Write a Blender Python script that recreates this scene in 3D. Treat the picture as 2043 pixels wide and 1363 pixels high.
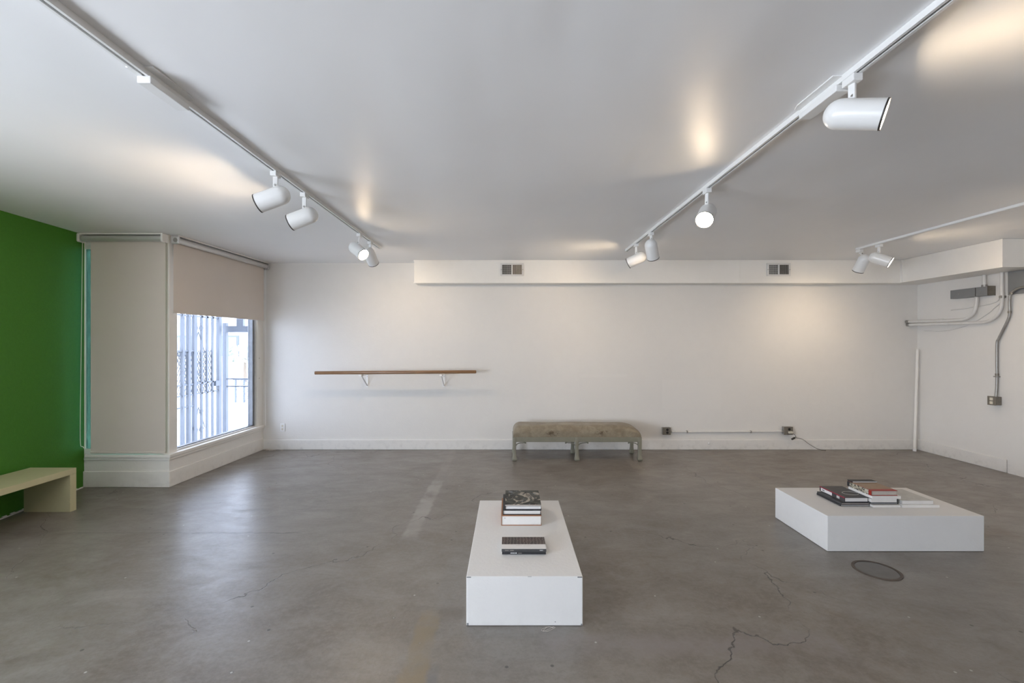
import bpy, bmesh, math, random
from mathutils import Vector, Matrix

random.seed(7)
SC = bpy.context.scene
for o in list(bpy.data.objects):
    bpy.data.objects.remove(o)
COL = SC.collection

# ------------------------------------------------------------------ camera
cam_d = bpy.data.cameras.new('camera')
cam = bpy.data.objects.new('camera', cam_d)
COL.objects.link(cam)
cam.location = (0, 0, 1.45)
cam.rotation_euler = (math.radians(90), 0, 0)
cam_d.sensor_width = 36
cam_d.lens = 900 / 2043 * 36
cam_d.shift_x = 7.5 / 2043
cam_d.shift_y = 3.5 / 2043
cam_d.clip_start = 0.02
SC.camera = cam

# ------------------------------------------------------------------ world, sun, exposure
w = bpy.data.worlds.new('overcast_sky')
SC.world = w
w.use_nodes = True
bg = w.node_tree.nodes['Background']
bg.inputs['Color'].default_value = (0.885, 0.905, 1.0, 1)
bg.inputs['Strength'].default_value = 11.5

def portal(name, loc, direction, sx, sy):
    d = bpy.data.lights.new(name, 'AREA')
    d.shape = 'RECTANGLE'
    d.size, d.size_y = sx, sy
    d.cycles.is_portal = True
    o = bpy.data.objects.new(name, d)
    COL.objects.link(o)
    o.location = loc
    o.rotation_euler = Vector(direction).to_track_quat('-Z', 'Y').to_euler()
    return o


portal('window_portal', (-3.52, 5.35, 1.05), (1, 0, 0), 1.5, 1.45)
portal('street_window_portal', (-4.30, -1.4, 1.08), (1, 0, 0), 4.95, 1.45)

SC.view_settings.view_transform = 'Standard'
SC.view_settings.look = 'None'
SC.view_settings.gamma = 1
SC.view_settings.use_curve_mapping = False
SC.view_settings.exposure = 1.17
SC.cycles.max_bounces = 10
SC.cycles.diffuse_bounces = 7
SC.cycles.glossy_bounces = 4
SC.cycles.transparent_max_bounces = 12
SC.cycles.caustics_reflective = False
SC.cycles.caustics_refractive = False
SC.cycles.sample_clamp_indirect = 8.0

LAMP = 50.0
BEAM = 8.5            # bulb face emission
DAY_Z = 2.545          # ceiling height

# ------------------------------------------------------------------ node helpers


class NT:
    def __init__(self, name):
        self.m = bpy.data.materials.new(name)
        self.m.use_nodes = True
        self.t = self.m.node_tree
        self.t.nodes.clear()
        self.out = self.t.nodes.new('ShaderNodeOutputMaterial')

    def n(self, typ, **kw):
        nd = self.t.nodes.new(typ)
        for k, v in kw.items():
            setattr(nd, k, v)
        return nd

    def link(self, a, b):
        self.t.links.new(a, b)

    def val(self, sock, v):
        if isinstance(v, (int, float)):
            sock.default_value = v
        elif isinstance(v, tuple):
            sock.default_value = v if len(v) == 4 or sock.type == 'VECTOR' else (*v, 1)
        else:
            self.link(v, sock)

    def math(self, op, a, b=0.0, c=None, clamp=False):
        nd = self.n('ShaderNodeMath', operation=op, use_clamp=clamp)
        self.val(nd.inputs[0], a)
        self.val(nd.inputs[1], b)
        if c is not None:
            self.val(nd.inputs[2], c)
        return nd.outputs[0]

    def mix(self, f, a, b, blend='MIX'):
        nd = self.n('ShaderNodeMix', data_type='RGBA', blend_type=blend)
        self.val(nd.inputs[0], f)
        self.val(nd.inputs[6], a)
        self.val(nd.inputs[7], b)
        return nd.outputs[2]

    def pos(self):
        return self.n('ShaderNodeNewGeometry').outputs['Position']

    def mapping(self, vec, scale=(1, 1, 1), rot=(0, 0, 0)):
        nd = self.n('ShaderNodeMapping')
        self.link(vec, nd.inputs['Vector'])
        nd.inputs['Scale'].default_value = scale
        nd.inputs['Rotation'].default_value = rot
        return nd.outputs['Vector']

    def noise(self, vec, scale, detail=4, rough=0.55, dist=0.0):
        nd = self.n('ShaderNodeTexNoise')
        self.link(vec, nd.inputs['Vector'])
        nd.inputs['Scale'].default_value = scale
        nd.inputs['Detail'].default_value = detail
        nd.inputs['Roughness'].default_value = rough
        nd.inputs['Distortion'].default_value = dist
        return nd.outputs['Fac']

    def ramp(self, f, a, b, c0=0.0, c1=1.0):
        nd = self.n('ShaderNodeMapRange')
        nd.clamp = True
        self.val(nd.inputs[0], f)
        for i, v in enumerate((a, b, c0, c1)):
            nd.inputs[i + 1].default_value = v
        return nd.outputs[0]

    def band(self, sock, lo, hi, soft):
        a = self.ramp(sock, lo - soft, lo + soft)
        b = self.ramp(sock, hi - soft, hi + soft, 1.0, 0.0)
        return self.math('MULTIPLY', a, b)

    def bsdf(self, color, rough=0.5, metal=0.0, spec=0.5, bump=None, bump_d=0.002, **kw):
        p = self.n('ShaderNodeBsdfPrincipled')
        self.val(p.inputs['Base Color'], color)
        self.val(p.inputs['Roughness'], rough)
        self.val(p.inputs['Metallic'], metal)
        p.inputs['Specular IOR Level'].default_value = spec
        for k, v in kw.items():
            self.val(p.inputs[k], v)
        if bump is not None:
            b = self.n('ShaderNodeBump')
            b.inputs['Distance'].default_value = bump_d
            self.link(bump, b.inputs['Height'])
            self.link(b.outputs[0], p.inputs['Normal'])
        self.link(p.outputs[0], self.out.inputs['Surface'])
        return p


def simple(name, col, rough=0.5, metal=0.0, spec=0.5, var=0.06, scale=6.0, bump=0.0, bscale=120.0):
    t = NT(name)
    p = t.pos()
    f = t.noise(p, scale, 5)
    dark = tuple(c * (1 - var) for c in col)
    lite = tuple(min(1, c * (1 + var)) for c in col)
    c = t.mix(f, dark, lite)
    b = t.noise(p, bscale, 3) if bump else None
    t.bsdf(c, rough, metal, spec, b, bump or 0.001)
    return t.m


def wall_paint(name, col, rough=0.55, patches=(), scuff=0.5):
    t = NT(name)
    p = t.pos()
    big = t.noise(p, 0.9, 5, 0.6)
    fine = t.noise(p, 9, 6, 0.6)
    c = t.mix(t.ramp(big, 0.35, 0.7), tuple(v * 0.96 for v in col), col)
    c = t.mix(t.ramp(fine, 0.35, 0.75, 0, 0.35), c, tuple(v * 0.92 for v in col))
    s = t.n('ShaderNodeSeparateXYZ')
    t.link(p, s.inputs[0])
    for (x0, x1, z0, z1, tone) in patches:           # repainted rectangles
        m = t.math('MULTIPLY', t.band(s.outputs[0], x0, x1, 0.012), t.band(s.outputs[2], z0, z1, 0.012))
        c = t.mix(m, c, tuple(v * tone for v in col))
    # scuffs close to the floor
    sc_ = t.math('MULTIPLY', t.ramp(s.outputs[2], 0.0, 0.16, 1.0, 0.0), t.ramp(t.noise(p, 14, 6), 0.5, 0.75))
    c = t.mix(t.math('MULTIPLY', sc_, scuff), c, tuple(v * 0.55 for v in col))
    b = t.noise(p, 60, 5, 0.6)
    t.bsdf(c, rough, 0, 0.35, b, 0.0012)
    return t.m


def concrete():
    t = NT('worn_concrete')
    p = t.pos()
    s = t.n('ShaderNodeSeparateXYZ')
    t.link(p, s.inputs[0])
    X, Y = s.outputs[0], s.outputs[1]
    big = t.noise(p, 0.7, 6, 0.6, 0.3)
    mid = t.noise(t.mapping(p, (1, 1.5, 1), (0, 0, -0.6)), 2.6, 10, 0.7, 0.5)
    fine = t.noise(p, 28, 6, 0.7)
    streak = t.noise(t.mapping(p, (1.1, 2.4, 1), (0, 0, -0.75)), 3.0, 10, 0.7, 0.6)
    c = t.mix(t.ramp(big, 0.38, 0.62), (0.137, 0.111, 0.087), (0.195, 0.175, 0.154))
    c = t.mix(t.ramp(mid, 0.42, 0.66, 0, 0.75), c, (0.25, 0.228, 0.205))
    c = t.mix(t.ramp(streak, 0.45, 0.75, 0, 0.5), c, (0.118, 0.103, 0.088))
    c = t.mix(t.ramp(fine, 0.42, 0.66, 0, 0.4), c, (0.25, 0.235, 0.215))
    fine2 = t.noise(p, 55, 5, 0.75)
    c = t.mix(t.ramp(fine2, 0.48, 0.68, 0, 0.28), c, (0.095, 0.083, 0.072))
    # rusty / dark stains
    st = t.noise(p, 1.9, 3, 0.5, 0.5)
    c = t.mix(t.ramp(st, 0.66, 0.78, 0, 0.45), c, (0.155, 0.105, 0.065))
    # pale and brown trench patches, saw joints (fixed marks on the slab)
    wob = t.noise(p, 9, 5, 0.7)
    Xw = t.math('ADD', X, t.math('MULTIPLY', t.math('SUBTRACT', wob, 0.5), 0.08))
    Yw = t.math('ADD', Y, t.math('MULTIPLY', t.math('SUBTRACT', wob, 0.5), 0.08))
    brk = t.ramp(t.noise(p, 5, 4), 0.3, 0.55)

    def strip(x0, x1, y0, y1, col, amt, sx=0.012, sy=0.05):
        nonlocal c
        m = t.math('MULTIPLY', t.band(Xw, x0, x1, sx), t.band(Yw, y0, y1, sy))
        m = t.math('MULTIPLY', t.math('MULTIPLY', m, brk), amt)
        c = t.mix(m, c, col)
    strip(-0.80, -0.68, 3.35, 4.75, (0.33, 0.31, 0.285), 0.75)
    strip(-0.78, -0.70, 4.75, 6.2, (0.25, 0.22, 0.195), 0.7)
    strip(-0.47, -0.36, 1.2, 2.42, (0.21, 0.165, 0.105), 0.8)
    strip(-0.355, -0.30, 1.2, 2.0, (0.13, 0.13, 0.14), 0.6)
    strip(-0.37, -0.24, 2.38, 2.45, (0.10, 0.075, 0.055), 0.7)
    strip(0.15, 1.6, 2.10, 2.24, (0.225, 0.20, 0.195), 0.6)
    strip(1.45, 1.56, 5.0, 5.6, (0.26, 0.225, 0.19), 0.6)
    strip(2.6, 2.7, 4.3, 6.1, (0.22, 0.185, 0.15), 0.5)
    strip(-4.2, -0.6, 3.50, 3.62, (0.21, 0.19, 0.17), 0.5)
    strip(-2.75, -1.6, 3.44, 3.455, (0.05, 0.045, 0.04), 0.7, 0.02, 0.006)
    strip(-4.2, -2.7, 3.445, 3.455, (0.09, 0.08, 0.07), 0.6, 0.02, 0.006)
    # long wandering cracks
    dn = t.n('ShaderNodeTexNoise')
    t.link(p, dn.inputs['Vector'])
    dn.inputs['Scale'].default_value = 1.6
    dn.inputs['Detail'].default_value = 6
    va = t.n('ShaderNodeVectorMath', operation='SCALE')
    t.link(dn.outputs['Color'], va.inputs[0])
    va.inputs['Scale'].default_value = 0.9
    vb = t.n('ShaderNodeVectorMath', operation='ADD')
    t.link(p, vb.inputs[0])
    t.link(va.outputs[0], vb.inputs[1])
    vo = t.n('ShaderNodeTexVoronoi', feature='DISTANCE_TO_EDGE', voronoi_dimensions='2D')
    t.link(vb.outputs[0], vo.inputs['Vector'])
    vo.inputs['Scale'].default_value = 0.42
    crack = t.ramp(vo.outputs['Distance'], 0.0007, 0.0022, 1.0, 0.0)
    crack = t.math('MULTIPLY', crack, t.ramp(t.noise(p, 1.1, 2), 0.46, 0.58))
    c = t.mix(t.math('MULTIPLY', crack, 0.75), c, (0.035, 0.03, 0.028))
    # flecks of paint and grit
    fl = t.n('ShaderNodeTexVoronoi', voronoi_dimensions='2D')
    t.link(p, fl.inputs['Vector'])
    fl.inputs['Scale'].default_value = 5.0
    sel = t.n('ShaderNodeSeparateColor')
    t.link(fl.outputs['Color'], sel.inputs[0])
    dot = t.math('MULTIPLY', t.ramp(fl.outputs['Distance'], 0.03, 0.05, 1, 0), t.ramp(sel.outputs[0], 0.86, 0.87))
    c = t.mix(t.math('MULTIPLY', dot, 0.8), c, (0.04, 0.035, 0.03))
    dot2 = t.math('MULTIPLY', t.ramp(fl.outputs['Distance'], 0.02, 0.035, 1, 0), t.ramp(sel.outputs[1], 0.9, 0.91))
    c = t.mix(t.math('MULTIPLY', dot2, 0.8), c, (0.5, 0.48, 0.45))
    r = t.ramp(streak, 0.36, 0.68, 0.285, 0.39)
    r = t.math('ADD', r, t.ramp(fine, 0.3, 0.7, 0.0, 0.05))
    h = t.math('ADD', t.math('MULTIPLY', mid, 0.6), t.math('MULTIPLY', fine, 0.2))
    h = t.math('SUBTRACT', h, t.math('MULTIPLY', crack, 0.8))
    t.bsdf(c, r, 0, 0.7, h, 0.004)
    return t.m


M = {}
M['concrete'] = concrete()
M['wall'] = wall_paint('white_wall_paint', (0.75, 0.735, 0.71),
                       patches=((0.97, 1.62, 0.98, 1.03, 0.985), (0.97, 1.62, 0.62, 0.98, 0.965), (2.1, 2.9, 0.55, 0.95, 0.985)))
M['trim'] = wall_paint('white_trim_paint', (0.83, 0.81, 0.77), 0.4, scuff=0.35)
M['green'] = NT('green_wall_paint').m
t = NT('green_wall_paint')
p = t.pos()
t.bsdf(t.mix(t.noise(p, 40, 4, 0.7), (0.038, 0.150, 0.012), (0.056, 0.200, 0.020)), 0.5, 0, 0.3, t.noise(p, 90, 4), 0.0008)
M['green'] = t.m


def ceiling_mat():
    t = NT('semigloss_ceiling_paint')
    p = t.pos()
    c = t.mix(t.ramp(t.noise(p, 0.8, 4), 0.3, 0.7), (0.83, 0.83, 0.835), (0.87, 0.87, 0.875))
    h = t.noise(t.mapping(p, (1, 0.35, 1)), 1.3, 3, 0.45)
    f = t.noise(p, 50, 4)
    h = t.math('ADD', t.math('MULTIPLY', h, 1.0), t.math('MULTIPLY', f, 0.01))
    t.bsdf(c, 0.42, 0, 0.35, h, 0.03)
    return t.m


M['ceiling'] = ceiling_mat()
M['plinth'] = wall_paint('white_plinth_paint', (0.74, 0.73, 0.715), 0.45, scuff=0.12)
M['lamp_white'] = simple('white_lamp_enamel', (0.82, 0.82, 0.81), 0.28, var=0.02)
M['track_white'] = simple('white_track_enamel', (0.80, 0.80, 0.79), 0.35, var=0.02)
M['slot'] = simple('dark_track_slot', (0.03, 0.03, 0.03), 0.6)
M['rim'] = simple('dark_lamp_rim', (0.04, 0.035, 0.03), 0.5)
M['shade'] = simple('roller_shade_cloth', (0.66, 0.60, 0.545), 0.85, spec=0.1, var=0.04, scale=3, bump=0.0006, bscale=300)
M['shade_metal'] = simple('brushed_shade_metal', (0.62, 0.61, 0.60), 0.38, 0.5)
M['sill_gloss'] = simple('glossy_white_rail', (0.82, 0.80, 0.77), 0.2)
M['steel'] = simple('dull_window_aluminium', (0.20, 0.21, 0.225), 0.45, 0.3, var=0.3, scale=18)
M['galv'] = simple('galvanised_steel', (0.34, 0.33, 0.31), 0.42, 0.7, var=0.25, scale=25)
M['grey_metal'] = simple('grey_painted_metal', (0.20, 0.205, 0.21), 0.45, var=0.12)
M['conduit_paint'] = simple('painted_conduit', (0.66, 0.65, 0.63), 0.4, var=0.1, scale=20)
M['outlet_metal'] = simple('worn_outlet_metal', (0.22, 0.20, 0.17), 0.45, 0.5, var=0.3, scale=40)
M['dark'] = simple('dark_opening', (0.015, 0.014, 0.013), 0.7)
M['cream_plastic'] = simple('cream_plastic', (0.66, 0.62, 0.52), 0.4)
M['white_plastic'] = simple('white_plastic', (0.80, 0.80, 0.80), 0.35)
M['black_plastic'] = simple('black_plastic', (0.03, 0.028, 0.025), 0.45)
M['bench_cream'] = simple('cream_laminate', (0.50, 0.47, 0.29), 0.4, var=0.05, scale=30)
M['sage'] = simple('sage_green_paint', (0.215, 0.205, 0.158), 0.45, var=0.15, scale=14)
M['pages'] = simple('book_pages', (0.72, 0.70, 0.67), 0.8, var=0.05, scale=90)
M['pages_grey'] = simple('grey_book_pages', (0.46, 0.42, 0.37), 0.8, var=0.08, scale=90)
M['black_cover'] = simple('black_book_cover', (0.022, 0.022, 0.025), 0.5)
M['charcoal_cover'] = simple('charcoal_book_cover', (0.05, 0.05, 0.052), 0.5, var=0.3, scale=60)
M['rust_cover'] = simple('rust_book_cloth', (0.34, 0.16, 0.08), 0.7)
M['red_cover'] = simple('red_book_cover', (0.30, 0.025, 0.015), 0.4)
M['crimson_cover'] = simple('crimson_spine_edge', (0.23, 0.012, 0.035), 0.4)
M['white_cover'] = simple('white_book_cover', (0.72, 0.70, 0.68), 0.5)
M['pale_cover'] = simple('pale_grey_cover', (0.50, 0.495, 0.47), 0.5, var=0.25, scale=22)
M['pavement'] = simple('sunlit_pavement', (0.52, 0.51, 0.49), 0.8, var=0.08, scale=2)
M['gate'] = simple('painted_gate_steel', (0.115, 0.13, 0.155), 0.5, var=0.15)
M['stucco'] = simple('pale_stucco', (0.62, 0.62, 0.63), 0.9)
M['leaf'] = simple('pale_foliage', (0.42, 0.46, 0.40), 0.8, var=0.3)
M['bark'] = simple('street_tree_bark', (0.2, 0.16, 0.12), 0.9)
M['thread'] = simple('pale_thread', (0.6, 0.55, 0.5), 0.8)


def wood_mat():
    t = NT('varnished_wood_rail')
    p = t.pos()
    g = t.noise(t.mapping(p, (2, 40, 40)), 3, 5)
    t.bsdf(t.mix(t.ramp(g, 0.3, 0.7), (0.15, 0.075, 0.03), (0.27, 0.145, 0.065)), 0.35)
    return t.m


M['wood'] = wood_mat()


def brocade():
    t = NT('worn_brocade')
    p = t.pos()
    s = t.n('ShaderNodeSeparateXYZ')
    t.link(p, s.inputs[0])
    n1 = t.noise(p, 9, 5, 0.6, 0.8)
    n2 = t.noise(p, 45, 5, 0.6)
    c = t.mix(t.ramp(n1, 0.35, 0.65), (0.205, 0.165, 0.115), (0.285, 0.25, 0.185))
    c = t.mix(t.ramp(n2, 0.4, 0.7, 0, 0.35), c, (0.17, 0.13, 0.09))
    fl = t.ramp(t.noise(p, 34, 3, 0.6, 1.5), 0.50, 0.56)
    for cx in (0.547, 1.157):
        m = t.math('MULTIPLY', t.band(s.outputs[0], cx - 0.075, cx + 0.075, 0.03), t.band(s.outputs[2], 0.315, 0.365, 0.02))
        c = t.mix(t.math('MULTIPLY', m, t.math('MULTIPLY', fl, 0.85)), c, (0.065, 0.045, 0.025))
    t.bsdf(c, 0.75, 0, 0.2, n2, 0.0015, **{'Sheen Weight': 0.15})
    return t.m


M['brocade'] = brocade()


def photo_cover():
    t = NT('dark_photo_cover')
    p = t.pos()
    a = t.noise(p, 11, 4, 0.5, 1.2)
    b = t.noise(t.mapping(p, (2, 1, 1), (0, 0, 0.5)), 7.5, 4, 0.5, 1.5)
    c = t.mix(t.ramp(a, 0.4, 0.65), (0.018, 0.02, 0.016), (0.085, 0.085, 0.075))
    c = t.mix(t.ramp(b, 0.55, 0.63), c, (0.40, 0.35, 0.29))
    c = t.mix(t.ramp(t.noise(p, 24, 2, 0.5, 0.7), 0.62, 0.68, 0, 0.8), c, (0.21, 0.23, 0.25))
    t.bsdf(c, 0.5, 0, 0.25)
    return t.m


M['photo_cover'] = photo_cover()


def hex_cover():
    t = NT('dark_cell_pattern')
    p = t.pos()
    v = t.n('ShaderNodeTexVoronoi', feature='DISTANCE_TO_EDGE', voronoi_dimensions='2D')
    t.link(t.mapping(p, (1, 1.4, 1)), v.inputs['Vector'])
    v.inputs['Scale'].default_value = 52
    v.inputs['Randomness'].default_value = 0.45
    e = t.ramp(v.outputs['Distance'], 0.06, 0.14, 1, 0)
    n = t.noise(p, 14, 3)
    base = t.mix(t.ramp(n, 0.4, 0.6), (0.035, 0.028, 0.03), (0.075, 0.045, 0.045))
    c = t.mix(t.math('MULTIPLY', e, 0.55), base, (0.28, 0.26, 0.22))
    t.bsdf(c, 0.5, 0, 0.25)
    return t.m


M['hex_cover'] = hex_cover()


def curl_spine():
    t = NT('curled_pattern_spine')
    p = t.pos()
    n = t.noise(p, 38, 2, 0.5, 2.4)
    t.bsdf(t.mix(t.ramp(n, 0.49, 0.53), (0.5, 0.45, 0.34), (0.03, 0.025, 0.02)), 0.45)
    return t.m


M['curl_spine'] = curl_spine()
M['tan_cover'] = simple('tan_picture_cover', (0.30, 0.205, 0.13), 0.45, var=0.3, scale=18)


def emit(name, col, strength):
    t = NT(name)
    e = t.n('ShaderNodeEmission')
    e.inputs['Color'].default_value = (*col, 1)
    e.inputs['Strength'].default_value = strength
    t.link(e.outputs[0], t.out.inputs['Surface'])
    return t.m


M['bulb'] = emit('warm_bulb_face', (1.0, 0.78, 0.54), LAMP)


def glass(name, tint, gloss=0.08):
    t = NT(name)
    tr = t.n('ShaderNodeBsdfTransparent')
    tr.inputs['Color'].default_value = (*tint, 1)
    gl = t.n('ShaderNodeBsdfGlossy')
    gl.inputs['Roughness'].default_value = 0.02
    mx = t.n('ShaderNodeMixShader')
    mx.inputs[0].default_value = gloss
    t.link(tr.outputs[0], mx.inputs[1])
    t.link(gl.outputs[0], mx.inputs[2])
    t.link(mx.outputs[0], t.out.inputs['Surface'])
    return t.m


M['glass'] = glass('clear_window_glass', (0.93, 0.96, 0.97), 0.05)
M['tinted_glass'] = glass('green_tinted_glass', (0.22, 0.37, 0.33), 0.05)
M['bay_glass'] = glass('light_dimming_glass', (0.55, 0.585, 0.63), 0.05)  # tint put in to dim and cool daylight through the side window

# ------------------------------------------------------------------ mesh helpers


class MB:
    def __init__(self, mat=None):
        self.bm = bmesh.new()
        self.X = mat or Matrix.Identity(4)

    def v(self, co):
        return self.bm.verts.new(self.X @ Vector(co))

    def box(self, x0, y0, z0, x1, y1, z1):
        vs = [self.v((x, y, z)) for z in (z0, z1) for y in (y0, y1) for x in (x0, x1)]
        for f in ((0, 2, 3, 1), (4, 5, 7, 6), (0, 1, 5, 4), (2, 6, 7, 3), (0, 4, 6, 2), (1, 3, 7, 5)):
            self.bm.faces.new([vs[i] for i in f])
        return self

    def prism(self, pts, z0, z1):
        lo = [self.v((x, y, z0)) for x, y in pts]
        hi = [self.v((x, y, z1)) for x, y in pts]
        n = len(pts)
        self.bm.faces.new(lo[::-1])
        self.bm.faces.new(hi)
        for i in range(n):
            self.bm.faces.new((lo[i], lo[(i + 1) % n], hi[(i + 1) % n], hi[i]))
        return self

    def lathe(self, prof, n=28, cap0=True, cap1=True):
        rings = []
        for r, h in prof:
            if r < 1e-6:
                rings.append([self.v((0, 0, h))])
            else:
                rings.append([self.v((r * math.cos(2 * math.pi * i / n), r * math.sin(2 * math.pi * i / n), h)) for i in range(n)])
        for a, b in zip(rings, rings[1:]):
            for i in range(n):
                j = (i + 1) % n
                if len(a) == 1 and len(b) == 1:
                    continue
                if len(a) == 1:
                    self.bm.faces.new((a[0], b[j], b[i]))
                elif len(b) == 1:
                    self.bm.faces.new((a[i], a[j], b[0]))
                else:
                    self.bm.faces.new((a[i], a[j], b[j], b[i]))
        if cap0 and len(rings[0]) > 1:
            self.bm.faces.new(rings[0][::-1])
        if cap1 and len(rings[-1]) > 1:
            self.bm.faces.new(rings[-1])
        return self

    def tube(self, pts, r, n=10, close=False):
        pts = [Vector(p) for p in pts]
        rings = []
        up = Vector((0, 0, 1))
        prev = None
        for i, p in enumerate(pts):
            a = pts[max(i - 1, 0)]
            b = pts[min(i + 1, len(pts) - 1)]
            d = (b - a).normalized()
            if prev is None:
                s = d.cross(up)
                if s.length < 0.05:
                    s = d.cross(Vector((1, 0, 0)))
            else:
                s = prev - d * prev.dot(d)
            s.normalize()
            prev = s
            q = d.cross(s)
            rr = r[i] if isinstance(r, (list, tuple)) else r
            rings.append([self.v(p + (s * math.cos(2 * math.pi * k / n) + q * math.sin(2 * math.pi * k / n)) * rr) for k in range(n)])
        for a, b in zip(rings, rings[1:]):
            for k in range(n):
                self.bm.faces.new((a[k], a[(k + 1) % n], b[(k + 1) % n], b[k]))
        self.bm.faces.new(rings[0][::-1])
        self.bm.faces.new(rings[-1])
        return self

    def build(self, name, mat, parent=None, bevel=0.0, smooth=False, kind=None, label=None, seg=2):
        bm = self.bm
        bmesh.ops.recalc_face_normals(bm, faces=bm.faces)
        if bevel:
            es = [e for e in bm.edges if len(e.link_faces) == 2 and e.calc_face_angle(0) > 0.5]
            bmesh.ops.bevel(bm, geom=es, offset=bevel, segments=seg, affect='EDGES', profile=0.5)
        off = parent_offset(parent)
        if off.length:
            bmesh.ops.translate(bm, verts=bm.verts, vec=-off)
        me = bpy.data.meshes.new(name)
        bm.to_mesh(me)
        bm.free()
        me.materials.append(mat)
        if smooth:
            for f in me.polygons:
                f.use_smooth = True
            me.set_sharp_from_angle(angle=math.radians(40))
        o = bpy.data.objects.new(name, me)
        COL.objects.link(o)
        if parent is not None:
            o.parent = parent
        if kind:
            o['kind'] = kind
        if label:
            o['label'] = label
        return o


def parent_offset(p):
    v = Vector((0, 0, 0))
    while p is not None:
        v += p.location
        p = p.parent
    return v


def thing(name, loc, label, cat, group=None):
    e = bpy.data.objects.new(name, None)
    e.empty_display_size = 0.1
    COL.objects.link(e)
    e.location = loc
    e['label'] = label
    e['category'] = cat
    if group:
        e['group'] = group
    return e


def tag(o, label, cat, group=None):
    o['label'] = label
    o['category'] = cat
    if group:
        o['group'] = group
    return o


def structure(o, label=None, cat='setting'):
    o['kind'] = 'structure'
    if label:
        o['label'] = label
        o['category'] = cat
    return o


def spline(pts, n=8):
    P = [Vector(p) for p in pts]
    out = []
    for i in range(len(P) - 1):
        p0, p1, p2, p3 = P[max(i - 1, 0)], P[i], P[i + 1], P[min(i + 2, len(P) - 1)]
        for k in range(n):
            u = k / n
            out.append(0.5 * ((2 * p1) + (p2 - p0) * u + (2 * p0 - 5 * p1 + 4 * p2 - p3) * u * u + (3 * p1 - p0 - 3 * p2 + p3) * u ** 3))
    out.append(P[-1])
    return out


BY = 6.156     # back wall plane
RX = 5.585     # right wall plane
A = Vector((-3.418, 4.547, 0))      # corner of the bay
B = Vector((-3.345, BY, 0))
U = (B - A).normalized()
N = Vector((U.y, -U.x, 0))          # into the room
WF = Matrix(((U.x, N.x, 0, A.x), (U.y, N.y, 0, A.y), (0, 0, 1, 0), (0, 0, 0, 1)))   # window wall frame: x along, y into room
WL = (B - A).length
SY = 4.547      # shaded window wall plane
GX0 = -4.275    # where the green wall meets it

# ------------------------------------------------------------------ room shell
foot = [(-4.34, -4.2), (5.72, -4.2), (5.72, 6.29), (-3.46, 6.29), (-3.54, 4.66), (-4.44, 4.66)]
structure(MB().prism(foot, -0.055, 0).build('floor', M['concrete']), 'worn grey-brown concrete floor with cracks and patches', 'floor')
structure(MB().prism(foot, DAY_Z, DAY_Z + 0.14).build('ceiling', M['ceiling']), 'white semigloss painted ceiling', 'ceiling')
structure(MB().box(B.x - 0.11, BY, 0, RX + 0.13, BY + 0.13, DAY_Z).build('wall_back', M['wall']), 'long white back wall behind the upholstered bench', 'wall')
wr = structure(MB().box(RX, -4.1, 0, RX + 0.13, BY, DAY_Z).build('wall_right', M['wall']), 'white right wall with pipes', 'wall')
structure(MB().box(RX - 0.012, 2.0, 0.0, RX, 5.035, DAY_Z - 0.29).build('wall_panel', M['wall'], wr))
structure(MB().box(-4.34, -4.2, 0, RX + 0.13, -4.1, DAY_Z).build('wall_front', M['wall']), 'plain white wall behind the viewpoint', 'wall')

# green wall: runs slightly splayed to the corner, then straight past the frame
gw = MB().prism([(GX0, SY), (-4.172, 3.62), (-4.172, 1.10), (-4.31, 1.10), (-4.31, 3.62), (GX0 - 0.14, SY)], 0, DAY_Z).build('wall_left', M['green'])
structure(gw, 'saturated green painted wall at left behind the cream bench', 'wall')
# ragged bare plaster line where the green paint stops above the floor
mb = MB()
pa, pb = Vector((GX0 + 0.012, SY - 0.02, 0)), Vector((-4.160, 3.62, 0))
for i in range(26):
    q = pa.lerp(pb, i / 26)
    q2 = pa.lerp(pb, (i + 1.02) / 26)
    h = 0.006 + 0.014 * random.random()
    mb.prism([(q.x, q.y), (q2.x, q2.y), (q2.x - 0.02, q2.y), (q.x - 0.02, q.y)], 0, h)
structure(mb.build('bare_plaster_edge', M['trim'], gw))

# street wall behind the viewpoint with its big window
ws = MB().box(-4.31, -4.1, 0, -4.17, -3.9, DAY_Z).box(-4.31, -3.9, 0, -4.17, 1.10, 0.38).box(-4.31, -3.9, 1.80, -4.17, 1.10, DAY_Z).build('wall_street', M['wall'])
structure(ws, 'street side wall with wide window, outside the frame', 'wall')
wn = MB().box(-4.27, -3.9, 0.38, -4.21, 1.10, 0.43).box(-4.27, -3.9, 1.75, -4.21, 1.10, 1.80)
for y0 in (-3.9, -2.25, -0.60, 1.05):
    wn.box(-4.27, y0, 0.43, -4.21, y0 + 0.05, 1.75)
wn = structure(wn.build('window_3', M['steel']), 'street window left of the viewpoint', 'window')
for y0 in (-3.85, -2.20, -0.55):
    MB().box(-4.243, y0, 0.43, -4.237, y0 + 1.60, 1.75).build('pane', M['glass'], wn)

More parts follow.
